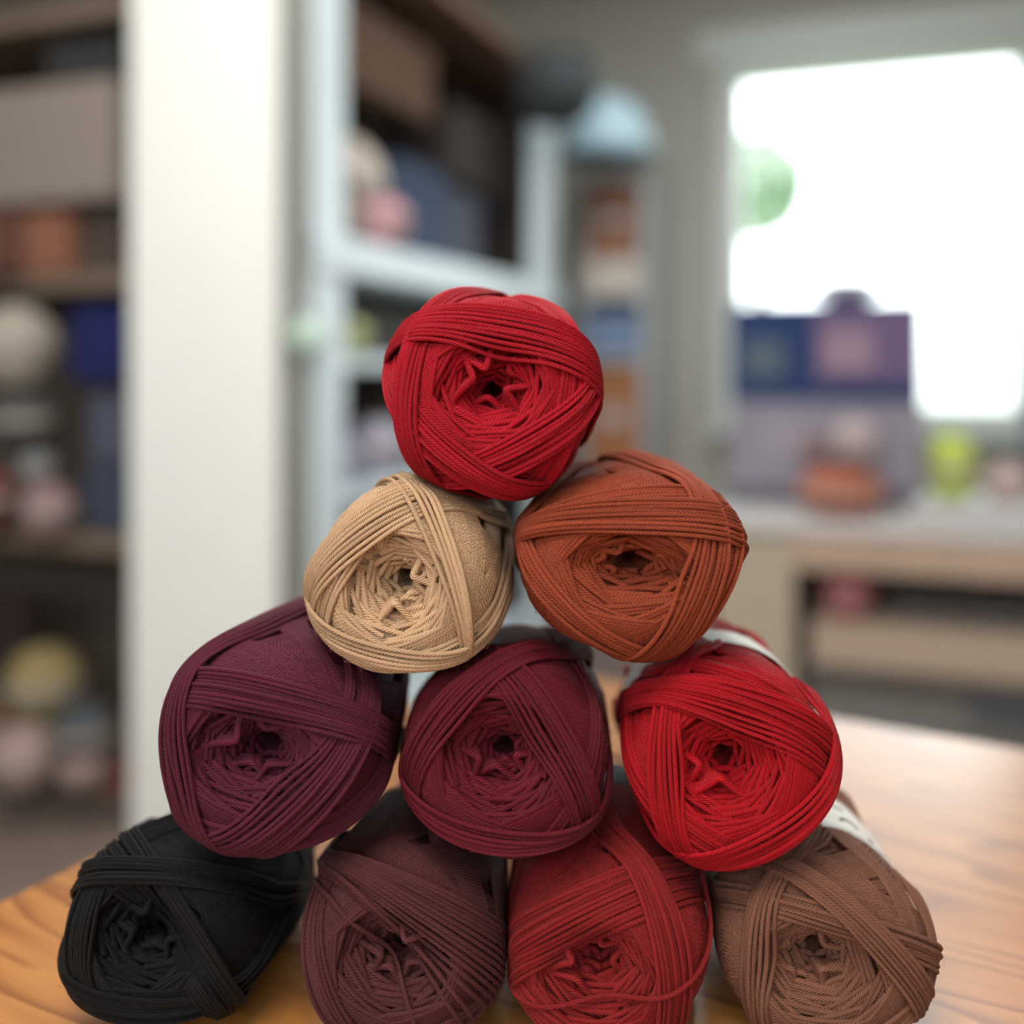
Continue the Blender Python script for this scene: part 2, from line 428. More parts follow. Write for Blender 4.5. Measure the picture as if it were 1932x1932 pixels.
MB().box(.17, DW, DD - .02, DD, 0.30, DT - .022).build('back_panel', M_CAB_IN, DK)
MB().box(.17, DW, 0.02, DD - .02, .285, .315, .003).build('shelf_board', M_CAB_IN, DK)
MB().box(DW - .05, DW, 0, .05, 0, DT - .022, .003).build('leg', M_WHITE, DK)
MB().box(DW - .05, DW, DD - .05, DD, 0, DT - .022, .003).build('leg', M_WHITE, DK)
def desk(u, v, z=DT + .001): return DK.location + RU * u + RV * v + Vector((0, 0, z))
def desk_box(name, u0, u1, v, depth, z, h, m, label, cat, stripe=None):
    t = empty(name, desk((u0 + u1) / 2, v, z), YAW, label, cat)
    w = u1 - u0
    MB().box(-w / 2, w / 2, 0, depth, 0, h, .008).build('body', m, t)
    if stripe: stripe(t, w, h)
    return t
def navy_front(t, w, h):
    MB().box(-.02, w / 2 - .004, -.006, .002, h * .18, h * .94, .004).build('front_panel', felt('plum_print', 112, 92, 128), t)['label'] = 'plum coloured front panel'
    MB().box(-w / 2 + .03, -w / 2 + .13, -.006, .002, h * .22, h * .62, .004).build('front_panel', felt('teal_grey_print', 88, 104, 116), t)['label'] = 'grey green front panel'
    MB().box(.0, .11, -.009, -.005, h * .30, h * .72, .004).build('front_panel', felt('dusty_rose_print', 160, 134, 150), t)['label'] = 'dusty rose front panel'
desk_box('storage_box', .0, .432, .25, .25, DT + .001, .245, felt('grey_lavender_board', 146, 140, 152), 'grey lavender storage box on the desk under the navy box', 'box',
         lambda t, w, h: (MB().box(-w / 2 - .003, w / 2 + .003, -.004, .254, h * .0, h * .18, .004).build('base_rim', felt('slate_board', 96, 94, 106), t),
                          MB().box(-w * .32, -w * .08, -.004, .002, h * .45, h * .8, .003).build('label_card', felt('mauve_card', 160, 152, 162), t)))
desk_box('storage_box', .0, .432, .25, .25, DT + .247, .23, felt('navy_board', 34, 58, 104), 'navy blue storage box with plum front panels below the window', 'box', navy_front)
def desk_ball(u, v, z0, r, m, label, k=(1, 1, 1)):
    p = desk(u, v, z0)
    t = empty('yarn_ball', p, YAW, label, 'yarn')
    MB().blob((0, 0, r * k[2]), r * k[0], r * k[1], r * k[2], 3, .025, u * 20).build('winding', m, t, True)
    prof = [(r * 1.02 * math.sqrt(max(.02, 1 - z * z)), r * k[2] * z) for z in (-.15, -.05, .05, .15)]
    MB().lathe(prof, 24, (0, 0, r * k[2]), k[0], k[1]).build('paper_band', mat('label_paper', rgb(150, 140, 132), .6), t, True)
    return t
desk_ball(.265, .36, DT + .478, .075, felt('grey_mauve_wool', 150, 140, 164), 'grey mauve yarn ball on top of the navy box below the window', (1.1, 1, .42))
desk_ball(.262, .10, DT + .001, .088, felt('brick_orange_wool', 176, 98, 70), 'large brick orange yarn ball on the desk in front of the lavender box', (1.1, .8, .62))
desk_ball(.290, .10, DT + .112, .056, felt('ash_rose_wool', 178, 160, 160), 'ash rose yarn ball resting on the brick orange one', (1, .9, .9))
desk_ball(.205, .11, DT + .111, .030, felt('maroon_wool', 128, 84, 88), 'little maroon yarn ball leaning on the ash rose one')
desk_ball(.495, .30, DT + .001, .066, felt('yellow_green_wool', 196, 212, 92), 'bright yellow green yarn ball at the right of the storage boxes', (.85, .85, 1.35))
desk_ball(.612, .30, DT + .001, .052, felt('dusty_pink_wool', 190, 164, 160), 'dusty pink yarn ball on the desk right of the yellow green one', (1, 1, 1.05))
MBp = desk_box('folded_cloth', .40, .72, .02, .20, DT + .001, .030, felt('grey_cloth', 190, 186, 184), 'flat folded grey cloth at the front edge of the desk', 'cloth')
# on the board under the desk
desk_box('storage_box', .20, .90, .05, .40, .316, .10, felt('tan_card', 186, 164, 144), 'long tan cardboard box on the board under the desk', 'box')
desk_ball(.275, .07, .417, .052, felt('raspberry_wool', 178, 88, 96), 'raspberry yarn ball on the tan box under the desk', (1, .8, 1))
desk_box('storage_box', .36, .85, .12, .30, .417, .05, felt('dark_board', 92, 86, 86), 'flat dark box lying on the tan box under the desk', 'box')

# dark upright lamp stand at the right frame edge
u1, v1 = uv(1946, 2.9)
st = empty('clothes_rail', room(u1, v1), YAW, 'slate grey clothes rail upright at the right frame edge in front of the window', 'rail')
MB().tube([(0, 0, .02), (0, 0, 1.22)], .018, 12).build('post', felt('slate_metal', 110, 118, 128), st, True)
MB().tube([(0, 0, 1.15), (.5, 0, 1.15)], .014, 10).build('bar', felt('slate_metal', 110, 118, 128), st, True)
MB().box(-.16, .16, -.14, .14, 0, .02, .004).build('foot', felt('slate_metal', 110, 118, 128), st)

# ------------------------------------------------------------------ outside: lawn and a tree
MB().box(-9, 9, .6, 14, -.5, -.42).build('ground', mat('lawn', rgb(150, 176, 110), .9, noise=.15, scale=3))
bpy.data.objects['ground'].location = WALL_O; bpy.data.objects['ground'].rotation_euler = (0, 0, YAW); bpy.data.objects['ground']['kind'] = 'structure'
M_LEAF = mat('leaf_green', rgb(150, 172, 148), .6, noise=.06, scale=2)
tp = at(1432, 690, 8.5)
TR = empty('tree', (tp.x, tp.y, -.42), 0, 'pale green leafy tree outside behind the left side of the window', 'tree')
MB().tube([(0, 0, 0), (.05, .02, 1.3), (0, 0, 2.3)], [.11, .09, .05], 12).build('trunk', mat('bark', rgb(110, 92, 74), .9, noise=.15), TR, True)
bm = bmesh.new()
rl_ = random.Random(3)
for i in range(2600):
    while True:
        p = Vector((rl_.uniform(-1, 1), rl_.uniform(-1, 1), rl_.uniform(-1, 1)))
        if .25 < p.length < 1: break
    c = Vector((p.x * .38, p.y * .40, 2.86 + p.z * .44))
    n = Vector((rl_.gauss(0, 1), rl_.gauss(0, 1), rl_.gauss(0, 1))).normalized()
    a = n.orthogonal().normalized(); b = n.cross(a); s = rl_.uniform(.05, .085)
    vs = [bm.verts.new(c + a * s * x + b * s * .5 * y) for x, y in ((-1, 0), (-.2, 1), (1, 0), (-.2, -1))]
    bm.faces.new(vs)
me = bpy.data.meshes.new('foliage'); bm.to_mesh(me); bm.free()
o = link('foliage', me, M_LEAF, TR); o['kind'] = 'stuff'

# ------------------------------------------------------------------ the table in front
def wood_mat():
    m = bpy.data.materials.new('oiled_pine'); m.use_nodes = True
    nt = m.node_tree; N = nt.nodes.new; L = nt.links.new
    b = nt.nodes['Principled BSDF']
    b.inputs['Roughness'].default_value = .34
    b.inputs['Specular IOR Level'].default_value = .6
    b.inputs['Coat Weight'].default_value = .8
    b.inputs['Coat Roughness'].default_value = .25
    tc = N('ShaderNodeTexCoord')
    mp = N('ShaderNodeMapping'); mp.inputs['Scale'].default_value = (1.05, 7.0, 7.0)
    L(tc.outputs['Object'], mp.inputs['Vector'])
    n1 = N('ShaderNodeTexNoise'); n1.inputs['Scale'].default_value = 2.6; n1.inputs['Detail'].default_value = 2.0
    L(mp.outputs[0], n1.inputs['Vector'])
    mu = N('ShaderNodeMath'); mu.operation = 'MULTIPLY'; mu.inputs[1].default_value = 12.0
    L(n1.outputs['Fac'], mu.inputs[0])
    fr = N('ShaderNodeMath'); fr.operation = 'FRACT'; L(mu.outputs[0], fr.inputs[0])
    rp = N('ShaderNodeValToRGB')
    e = rp.color_ramp.elements
    e[0].position = 0.0; e[0].color = rgb(172, 116, 58)
    e[1].position = 1.0; e[1].color = rgb(172, 116, 58)
    k = e.new(.55); k.color = rgb(164, 106, 52)
    k = e.new(.86); k.color = rgb(132, 78, 34)
    k = e.new(.94); k.color = rgb(138, 84, 38)
    L(fr.outputs[0], rp.inputs['Fac'])
    mp2 = N('ShaderNodeMapping'); mp2.inputs['Scale'].default_value = (6.0, 180.0, 60.0)
    L(tc.outputs['Object'], mp2.inputs['Vector'])
    n2 = N('ShaderNodeTexNoise'); n2.inputs['Scale'].default_value = 1.6; n2.inputs['Detail'].default_value = 4.0
    L(mp2.outputs[0], n2.inputs['Vector'])
    mx = N('ShaderNodeMix'); mx.data_type = 'RGBA'; mx.blend_type = 'MULTIPLY'; mx.inputs['Factor'].default_value = .55
    r2 = N('ShaderNodeValToRGB'); r2.color_ramp.elements[0].position = .3; r2.color_ramp.elements[0].color = (.80, .74, .68, 1); r2.color_ramp.elements[1].position = .62; r2.color_ramp.elements[1].color = (1, 1, 1, 1)
    L(n2.outputs['Fac'], r2.inputs['Fac'])
    L(rp.outputs['Color'], mx.inputs['A']); L(r2.outputs['Color'], mx.inputs['B'])
    L(mx.outputs['Result'], b.inputs['Base Color'])
    bp = N('ShaderNodeBump'); bp.inputs['Strength'].default_value = .12; bp.inputs['Distance'].default_value = .0006
    L(n2.outputs['Fac'], bp.inputs['Height']); L(bp.outputs['Normal'], b.inputs['Normal'])
    return m
M_WOOD = wood_mat()
# far corner of the table and its two edge directions, read from the photograph
TK = 0.2135 / 0.203
T_CORNER = Vector((-0.0036 * TK, 0.704 * TK, 0))
TA = math.atan2(-.498, .867)                         # along the far edge, to the right
T_CORNER -= Vector((math.cos(TA), math.sin(TA), 0)) * .009
TB = empty('table', (T_CORNER.x, T_CORNER.y, 0), TA, 'honey coloured pine table carrying the pyramid of yarn balls', 'table')
TW, TD, TT = 1.15, 1.05, .028                          # x to the right along the far edge, -y towards the camera
mb = MB()
bmt = mb.bm
cr, cs = .03, 8
pts = []
for cx, cy, a0 in ((TW - cr, -cr, 0), (cr, -cr, 90), (cr, -TD + cr, 180), (TW - cr, -TD + cr, 270)):
    for i in range(cs + 1):
        a = math.radians(a0 + 90 * i / cs)
        pts.append((cx + cr * math.cos(a), cy + cr * math.sin(a)))
lo = [bmt.verts.new((x, y, TABLE - TT)) for x, y in pts]
hi = [bmt.verts.new((x, y, TABLE)) for x, y in pts]
bmt.faces.new(hi); bmt.faces.new(list(reversed(lo)))
for i in range(len(pts)):
    j = (i + 1) % len(pts)
    bmt.faces.new((lo[i], lo[j], hi[j], hi[i]))
edges = [e for e in bmt.edges if all(abs(v.co.z - TABLE) < 1e-6 for v in e.verts)]
bmesh.ops.bevel(bmt, geom=edges, offset=.005, segments=3, affect='EDGES')
mb.build('tabletop', M_WOOD, TB)
mb = MB()
for x0, x1, y0, y1 in ((.06, TW - .06, -.08, -.06), (.06, TW - .06, -TD + .06, -TD + .08)):
    mb = MB().box(x0, x1, y0, y1, TABLE - TT - .09, TABLE - TT, .002); mb.build('apron', M_WOOD, TB)
for x0, x1 in ((.06, .08), (TW - .08, TW - .06)):
    MB().box(x0, x1, -TD + .08, -.08, TABLE - TT - .09, TABLE - TT, .002).build('apron', M_WOOD, TB)
for x in (.08, TW - .14):
    for y in (-.14, -TD + .08):
        MB().box(x, x + .06, y, y + .06, 0, TABLE - TT, .004).build('leg', M_WOOD, TB)

# ------------------------------------------------------------------ yarn
W_YARN = 0.00148               # strand diameter
def yarn_mat(name, color, sheen=.07, rough=.55, spec=.16):
    color = tuple(c * .71 for c in color[:3]) + (1,)
    m = bpy.data.materials.new(name); m.use_nodes = True
    nt = m.node_tree; N = nt.nodes.new; L = nt.links.new
    b = nt.nodes['Principled BSDF']
    b.inputs['Roughness'].default_value = rough
    b.inputs['Specular IOR Level'].default_value = spec
    b.inputs['Sheen Weight'].default_value = sheen
    b.inputs['Sheen Roughness'].default_value = .45
    b.inputs['Sheen Tint'].default_value = tuple(min(1, c * .5 + .3) for c in color[:3]) + (1,)
    at_ = N('ShaderNodeAttribute'); at_.attribute_name = 'tone'
    mx = N('ShaderNodeMix'); mx.data_type = 'RGBA'
    mx.inputs['A'].default_value = tuple(c * .88 for c in color[:3]) + (1,)
    mx.inputs['B'].default_value = tuple(min(1, c * 1.10) for c in color[:3]) + (1,)
    L(at_.outputs['Fac'], mx.inputs['Factor'])
    L(mx.outputs['Result'], b.inputs['Base Color'])
    uvn = N('ShaderNodeUVMap'); uvn.uv_map = 'UVMap'
    sp = N('ShaderNodeSeparateXYZ'); L(uvn.outputs[0], sp.inputs[0])
    def wave(n, lam, sign=1):
        a = N('ShaderNodeMath'); a.operation = 'MULTIPLY'; a.inputs[1].default_value = n; L(sp.outputs['X'], a.inputs[0])
        c = N('ShaderNodeMath'); c.operation = 'MULTIPLY_ADD'; c.inputs[1].default_value = sign / lam
        L(sp.outputs['Y'], c.inputs[0]); L(a.outputs[0], c.inputs[2])
        d = N('ShaderNodeMath'); d.operation = 'MULTIPLY'; d.inputs[1].default_value = math.pi; L(c.outputs[0], d.inputs[0])
        s = N('ShaderNodeMath'); s.operation = 'SINE'; L(d.outputs[0], s.inputs[0])
        q = N('ShaderNodeMath'); q.operation = 'ABSOLUTE'; L(s.outputs[0], q.inputs[0])
        p = N('ShaderNodeMath'); p.operation = 'POWER'; p.inputs[1].default_value = .7; L(q.outputs[0], p.inputs[0])
        return p
    w1 = wave(6.0, 1.15)          # the plies, twisted around the strand
    w2 = wave(28.0, .55)          # fibres inside each ply
    add = N('ShaderNodeMath'); add.operation = 'MULTIPLY_ADD'; add.inputs[1].default_value = .10
    L(w2.outputs[0], add.inputs[0]); L(w1.outputs[0], add.inputs[2])
    bp = N('ShaderNodeBump'); bp.inputs['Strength'].default_value = 1.0; bp.inputs['Distance'].default_value = .00042
    L(add.outputs[0], bp.inputs['Height']); L(bp.outputs['Normal'], b.inputs['Normal'])
    return m

G = 480
def lam_idx(d):
    k = np.sqrt(2.0 / np.maximum(1e-4, 1 + d[..., 2]))
    ix = np.clip(((d[..., 0] * k + 2) / 4 * G).astype(int), 0, G - 1)
    iy = np.clip(((d[..., 1] * k + 2) / 4 * G).astype(int), 0, G - 1)
    return iy, ix
_gy, _gx = np.mgrid[0:G, 0:G]
_X = (_gx + .5) / G * 4 - 2; _Y = (_gy + .5) / G * 4 - 2
_R2 = np.minimum(_X ** 2 + _Y ** 2, 3.999)
_s = np.sqrt(1 - _R2 / 4)
GRID_DIR = np.stack([_X * _s, _Y * _s, 1 - _R2 / 2], -1)
GRID_DIR /= np.maximum(1e-9, np.linalg.norm(GRID_DIR, axis=-1, keepdims=True))
AEXP = 2.8
ABACK = 4.2
def sball(d):
    """radius of the unit superball of revolution in direction d"""
    a = np.where(d[..., 2] < 0, ABACK, AEXP)
    return 1.0 / ((d[..., 0] ** 2 + d[..., 1] ** 2) ** (a / 2) + np.abs(d[..., 2]) ** a) ** (1 / a)

NS = 120                        # samples per winding
def loop_path(phi, p, pb, wob, r):
    """closed plane section of the superball: chord at offset p in front, -pb at the back"""
    e = np.array([math.cos(phi), math.sin(phi), 0]); t = np.array([-math.sin(phi), math.cos(phi), 0])
    z = np.array([0, 0, 1.0])
    c = e * (p - pb) / 2
    mvec = e * (p + pb) / 2 + z * .88
    mvec /= np.linalg.norm(mvec)
    psi = np.linspace(0, 2 * math.pi, NS, endpoint=False)
    dirs = np.cos(psi)[:, None] * t + np.sin(psi)[:, None] * mvec
    lo = np.zeros(NS); hi = np.full(NS, 2.5)
    for _ in range(22):
        mid = (lo + hi) / 2
        q = c + mid[:, None] * dirs
        a_ = np.where(q[:, 2] < 0, ABACK, AEXP)
        f = (q[:, 0] ** 2 + q[:, 1] ** 2) ** (a_ / 2) + np.abs(q[:, 2]) ** a_
        inside = f < 1
        lo = np.where(inside, mid, lo); hi = np.where(inside, hi, mid)
    q = c + lo[:, None] * dirs
    # slight sideways wander
    tg = np.roll(q, -1, 0) - np.roll(q, 1, 0); tg /= np.linalg.norm(tg, axis=1, keepdims=True)
    u = q / np.linalg.norm(q, axis=1, keepdims=True)
    b = np.cross(tg, u); b /= np.maximum(1e-9, np.linalg.norm(b, axis=1, keepdims=True))
    off = sum(wob * r.normal(0, 1) / k * np.sin(k * psi + r.uniform(0, 6.28)) for k in (2, 3, 5, 8))
    q = q + b * off[:, None]
    d = q / np.linalg.norm(q, axis=1, keepdims=True)
    return d, b

class Ball:
    def __init__(self, spec, seed):
        self.s = spec; self.r = np.random.default_rng(seed)
        self.rx, self.ry, self.L = spec['rx'], spec['ry'], LF
        self.tau = W_YARN / ((self.rx + self.ry) / 2)
        self.norm = 1.0; self.base = 9.0; self.slack = 1.8
        self.H = np.zeros((G, G)) + .12
        self.strands = []          # (group, d, b, h, thick)
        qd = GRID_DIR * sball(GRID_DIR)[..., None]
        self.qxy = qd[..., :2]; self.front = GRID_DIR[..., 2] > 0
        hx, hy = spec['hole']; self.hc = np.array([hx, hy]); self.hr = spec['hole_r']
        self.hrot = math.radians(spec.get('hole_rot', 0))
        self.raise_to(.50, .0, .02)
    def hole_dist(self, k):
        c, s = math.cos(self.hrot), math.sin(self.hrot)
        x = self.qxy[..., 0] - self.hc[0]; y = self.qxy[..., 1] - self.hc[1]
        a = (x * c + y * s) / (self.hr[0] * k); b = (-x * s + y * c) / (self.hr[1] * k)
        return np.sqrt(a * a + b * b)
    def raise_to(self, lev, k, floor=None):
        if floor is not None:
            e = self.hole_dist(1.1)
            self.H = np.where(self.front & (e < 1), floor, self.H)
            return
        e = self.hole_dist(k)
        t = np.clip((e - .85) / .35, 0, 1); t = t * t * (3 - 2 * t)
        tgt = np.where(self.front, self.H + (lev - self.H) * t, lev)
        self.H = np.maximum(self.H, tgt)
    def support(self, phi, k):
        """chord offset tangent to the (scaled) hole ellipse for normal angle phi"""
        a = phi - self.hrot
        return math.sqrt((self.hr[0] * k * math.cos(a)) ** 2 + (self.hr[1] * k * math.sin(a)) ** 2) + self.hc[0] * math.cos(phi) + self.hc[1] * math.sin(phi)
    def lay(self, group, phi, p, pb=.5, wob=.006, thick=1.0, taut=40):
        d, b = loop_path(phi, p, pb, wob, self.r)
        tau = self.tau * thick
        h0 = None
        for o in (-.16, 0, .16):
            dd = d + b * (o * tau); dd /= np.linalg.norm(dd, axis=1, keepdims=True)
            v = self.H[lam_idx(dd)]
            h0 = v if h0 is None else np.maximum(h0, v)
        h = h0.copy()
        for _ in range(taut):
            h = np.maximum(h0, .5 * (np.roll(h, 1) + np.roll(h, -1)))
        h = .5 * h + .25 * (np.roll(h, 1) + np.roll(h, -1))
        k0 = self.base + self.slack * self.tau; kc = 2.0 * self.tau
        h = np.where(h > k0, k0 + kc * np.log1p(np.maximum(h - k0, 0) / kc), h)
        # deposit
        M = 6
        dn = np.concatenate([d * (1 - i / M) + np.roll(d, -1, 0) * (i / M) for i in range(M)])
        bn = np.concatenate([b * (1 - i / M) + np.roll(b, -1, 0) * (i / M) for i in range(M)])
        hn = np.concatenate([h * (1 - i / M) + np.roll(h, -1) * (i / M) for i in range(M)])
        keep = dn[:, 2] > .25
        for o, pr in ((-.38, .5), (-.2, .76), (0, .84), (.2, .76), (.38, .5)):
            dd = dn + bn * (o * tau); dd /= np.linalg.norm(dd, axis=1, keepdims=True)
            if group == 'inner': dd = dd[keep]
            iy, ix = lam_idx(dd)
            np.maximum.at(self.H, (iy, ix), (hn[keep] if group == 'inner' else hn) + tau * pr)
        self.strands.append((group, d, b, h + tau * .42, thick))
    def bundle(self, group, ai, bi, ao, bo, n=None, **kw):
        """band of strands whose inner edge runs from rim angle ai to bi and outer edge from ao to bo"""
        rim = .93; dp = self.s.get('dp', .10)
        if n is None:
            n = max(3, int(round(rim * (math.cos(math.radians(abs(bo - ao) / 2)) - math.cos(math.radians(abs(bi - ai) / 2))) / (self.tau * .97))) + 1)
        for i in range(n):
            f = (i + self.r.normal(0, .12)) / max(1, n - 1)
            a = math.radians(ai + (ao - ai) * f); c = math.radians(bi + (bo - bi) * f)
            phi = (a + c) / 2; half = abs(c - a) / 2
            self.lay(group, phi, rim * math.cos(half) + dp, pb=.5 - .8 * (rim * math.cos(half) + dp - .55), wob=kw.get('wob', .006), thick=kw.get('thick', self.r.uniform(.94, 1.08)), taut=kw.get('taut', 40))
    def wind(self):
        r = self.r
        # inner windings, seen down the hole
        km = min(2.0, .60 / max(self.hr))          # how far the funnel opens
        NL = 9
        for li in range(NL):
            f = li / (NL - 1)
            lev = .36 + .48 * f ** .8; k = 1.2 + (km - 1.2) * f
            self.raise_to(lev, k)
            self.base = lev
            phi = r.uniform(0, 6.28)
            fat = 1.5 - .4 * f
            for bdl in range(7):
                n = 4 + int(3 * f)
                slope = r.uniform(-.4, .4)
                for i in range(n):
                    ph = phi + slope * (i - n / 2) * .12
                    self.lay('inner', ph, self.support(ph, k) + (i - .5) * self.tau * .95 * fat, pb=.5, wob=.010, thick=fat * r.uniform(.92, 1.08), taut=8)
                phi += (3 if li % 2 else 2) * 2 * math.pi / 7 + r.normal(0, .06)
        # body cover
        self.raise_to(.85, km * 1.08)
        self.base = .85; self.slack = 3.2
        phi0 = r.uniform(0, 6.28)
        step = self.tau * .98
        nb = int(math.ceil(math.pi / 7 / step)) + 1
        for layer in range(2):
            for bdl in range(7):
                ph = phi0 + bdl * 3 * 2 * math.pi / 7 + layer * math.pi / 14 + r.normal(0, .03)
                fan = r.normal(0, .012)
                pin = max(.40, self.support(ph, km * .92)) + .03 * layer
                for i in range(nb):
                    self.lay('cover', ph + fan * (i - nb / 2), pin + i * step, pb=.85 - i * step, wob=.005)
        self.slack = 1.6
        self.base = float(np.percentile(self.H[np.abs(GRID_DIR[..., 2]) < .35], 40))
        for bi, bd in enumerate(self.s['bands']):
            kw = bd[4] if len(bd) > 4 else {}
            self.bundle(('band', bi), *bd[:4], **kw)
        for li, bd in enumerate(self.s.get('loose', [])):
            self.bundle(('loose', li), bd[0], bd[1], bd[0], bd[1], n=1, taut=60, thick=1.05, wob=.008)
        side = np.abs(GRID_DIR[..., 2]) < .35
        self.norm = 1.0 / np.percentile(self.H[side], 80)
    def points(self, d, h):
        """local ball coordinates (metres); z towards the viewer"""
        d = np.asarray(d)
        lump = 1 + .012 * np.sin(3 * d[..., 0] + 2 * d[..., 1] + self.s['seed']) * np.sin(2.5 * d[..., 2] + self.s['seed'] * 2) + .008 * np.sin(5 * d[..., 1] - 3 * d[..., 0] + self.s['seed'])
        q = d * (sball(d) * h * self.norm * lump)[..., None]
        return q * np.stack([np.full(q.shape[:-1], self.rx), np.full(q.shape[:-1], self.ry), np.where(q[..., 2] > 0, LF, self.s.get('back', LB))], -1)

def mesh_from(name, V, Fq, UV=None, tone=None):
    me = bpy.data.meshes.new(name)
    me.vertices.add(len(V)); me.vertices.foreach_set('co', np.ascontiguousarray(V, dtype=np.float32).ravel())
    k = Fq.shape[1]; nf = len(Fq)
    me.loops.add(nf * k); me.loops.foreach_set('vertex_index', np.ascontiguousarray(Fq, dtype=np.int32).ravel())
    me.polygons.add(nf)
    me.polygons.foreach_set('loop_start', np.arange(0, nf * k, k, dtype=np.int32))
    me.polygons.foreach_set('use_smooth', np.ones(nf, dtype=bool))
    if UV is not None:
        l = me.uv_layers.new(name='UVMap'); l.uv.foreach_set('vector', np.ascontiguousarray(UV, dtype=np.float32).ravel())
    if tone is not None:
        a = me.attributes.new('tone', 'FLOAT', 'POINT'); a.data.foreach_set('value', np.ascontiguousarray(tone, dtype=np.float32))
    me.update(calc_edges=True)
    me.validate()
    return me

NR = 6
ANG = np.arange(NR) / NR * 2 * math.pi
def tube_arrays(P, nrm, rad, closed, tone, v0=0.0):
    """P (n,3) centre line, nrm (n,3) outward normals -> verts, quads, loop uvs"""
    n = len(P)
    tg = (np.roll(P, -1, 0) - np.roll(P, 1, 0)) if closed else np.gradient(P, axis=0)
    tg /= np.maximum(1e-12, np.linalg.norm(tg, axis=1, keepdims=True))
    b = np.cross(tg, nrm); b /= np.maximum(1e-12, np.linalg.norm(b, axis=1, keepdims=True))
    nn = np.cross(b, tg)
    V = P[:, None, :] + rad * (np.cos(ANG)[None, :, None] * nn[:, None, :] + np.sin(ANG)[None, :, None] * b[:, None, :])
    seg = n if closed else n - 1
    i = np.arange(seg); j = (i + 1) % n
    k = np.arange(NR); k2 = (k + 1) % NR
    Q = np.stack([(i[:, None] * NR + k).ravel(), (i[:, None] * NR + k2).ravel(), (j[:, None] * NR + k2).ravel(), (j[:, None] * NR + k).ravel()], 1)
    dl = np.linalg.norm(np.roll(P, -1, 0) - P, axis=1); s = np.concatenate([[0], np.cumsum(dl)]) * 1000 + v0
    ua = np.tile(k / NR, seg); ub = np.tile((k + 1) / NR, seg)
    va = np.repeat(s[:seg], NR); vb = np.repeat(s[1:seg + 1], NR)
    UV = np.stack([np.stack([ua, va], 1), np.stack([ub, va], 1), np.stack([ub, vb], 1), np.stack([ua, vb], 1)], 1)
    return V.reshape(-1, 3), Q, UV.reshape(-1, 2), np.full(n * NR, tone)

def frame_of(spec):
    """ball axes -> world: local z looks at the viewer"""
    base = Matrix(((1, 0, 0), (0, 0, -1), (0, 1, 0)))
    yaw = Matrix.Rotation(math.radians(spec.get('yaw', 0)), 3, 'Z')
    pit = Matrix.Rotation(math.radians(spec.get('pitch', 0)), 3, 'X')
    rol = Matrix.Rotation(math.radians(spec.get('roll', 0)), 3, 'Y')
    return np.array(yaw @ pit @ rol @ base), np.array(spec['c'])

BALLS = []
LF, LB = .031, .072            # half length in front of and behind the widest place
def B(x, y, dz, rx, ry, **k):
    """x, depth y and height dz (against the camera) of the ball's middle, radii across and up"""
    z = CAM_Z + dz
    if k.pop('floor', False): z = TABLE + ry * .985
    s = dict(c=(x, y, z), rx=rx, ry=ry, seed=len(BALLS) + 1)
    s.update(k); BALLS.append(s)
    return s

B(-.0065, .338, -.0091, .0357, .0343, name='cherry red', back=.056, hole=(0, 0.12), hole_r=(0.26, 0.25), yaw=0, pitch=0,
  color=rgb(196, 14, 38), bands=[(45, -65, 25, -45), (372, 228, 345, 252), (165, 295, 188, 270), (128, 236, 145, 212), (146, 6, 116, 44)],
  label='bright cherry red yarn ball alone at the top of the pyramid')
B(-.0325, .338, -.0676, .0307, .0322, name='beige', back=.058, hole=(0.0, 0.04), hole_r=(0.29, 0.29), yaw=-7, pitch=0,
  color=rgb(236, 192, 150), bands=[(330, 225, 310, 245), (215, 80, 190, 100), (195, 60, 172, 92), (85, -42, 62, -36), (198, 322, 220, 306)],
  label='sandy beige yarn ball in the second row, left under the red top ball')
B(.0375, .338, -.0625, .0375, .0301, name='rust', back=.060, band=(-.92, -.74), hole=(.04, .04), hole_r=(.38, .24), hole_rot=-12, yaw=-4, pitch=0,
  color=rgb(170, 74, 44), bands=[(20, -70, 5, -50), (150, 60, 130, 80), (160, 285, 182, 262), (52, -88, 30, -58), (160, 18, 142, 52)],
  label='rust orange yarn ball in the second row, right under the red top ball')
B(-.0757, .338, -.1195, .0376, .0342, name='plum', back=.066, band=(-.92, -.72), hole=(0, 0.06), hole_r=(0.31, 0.26), yaw=-7, pitch=0,
  color=rgb(102, 32, 54), bands=[(215, 330, 240, 310), (32, -125, 5, -88), (152, 10, 122, 34), (126, 255, 146, 226)],
  label='dark plum purple yarn ball at the left end of the third row')
B(-.0014, .338, -.1225, .0344, .0328, name='burgundy', band=(-.9, -.62), hole=(-0.03, 0.1), hole_r=(0.28, 0.29), yaw=-4, pitch=-5,
  color=rgb(114, 22, 38), bands=[(20, -80, 0, -60), (106, -46, 78, -24), (80, 206, 100, 180), (206, 326, 226, 308)],
  label='burgundy yarn ball in the middle of the third row')
B(.0687, .338, -.1250, .0340, .0338, name='scarlet', band=(-.60, -.20), hole=(-0.1, 0.08), hole_r=(0.29, 0.29), yaw=-4, pitch=-4,
  color=rgb(194, 11, 28), bands=[(100, 20, 85, 35), (290, 180, 270, 200), (120, 250, 140, 228), (142, -6, 116, 36), (4, -122, -12, -92)],
  label='scarlet red yarn ball at the right end of the third row')
B(-.1118, .347, -.1936, .0356, .0300, name='black', back=.066, hole=(0.08, 0.12), hole_r=(0.31, 0.29), yaw=-9, pitch=-8, floor=True,
  color=rgb(14, 14, 16), bands=[(110, 252, 132, 228), (200, 332, 222, 310), (132, -48, 92, -22), (150, 40, 125, 60)],
  label='black yarn ball at the left end of the bottom row')
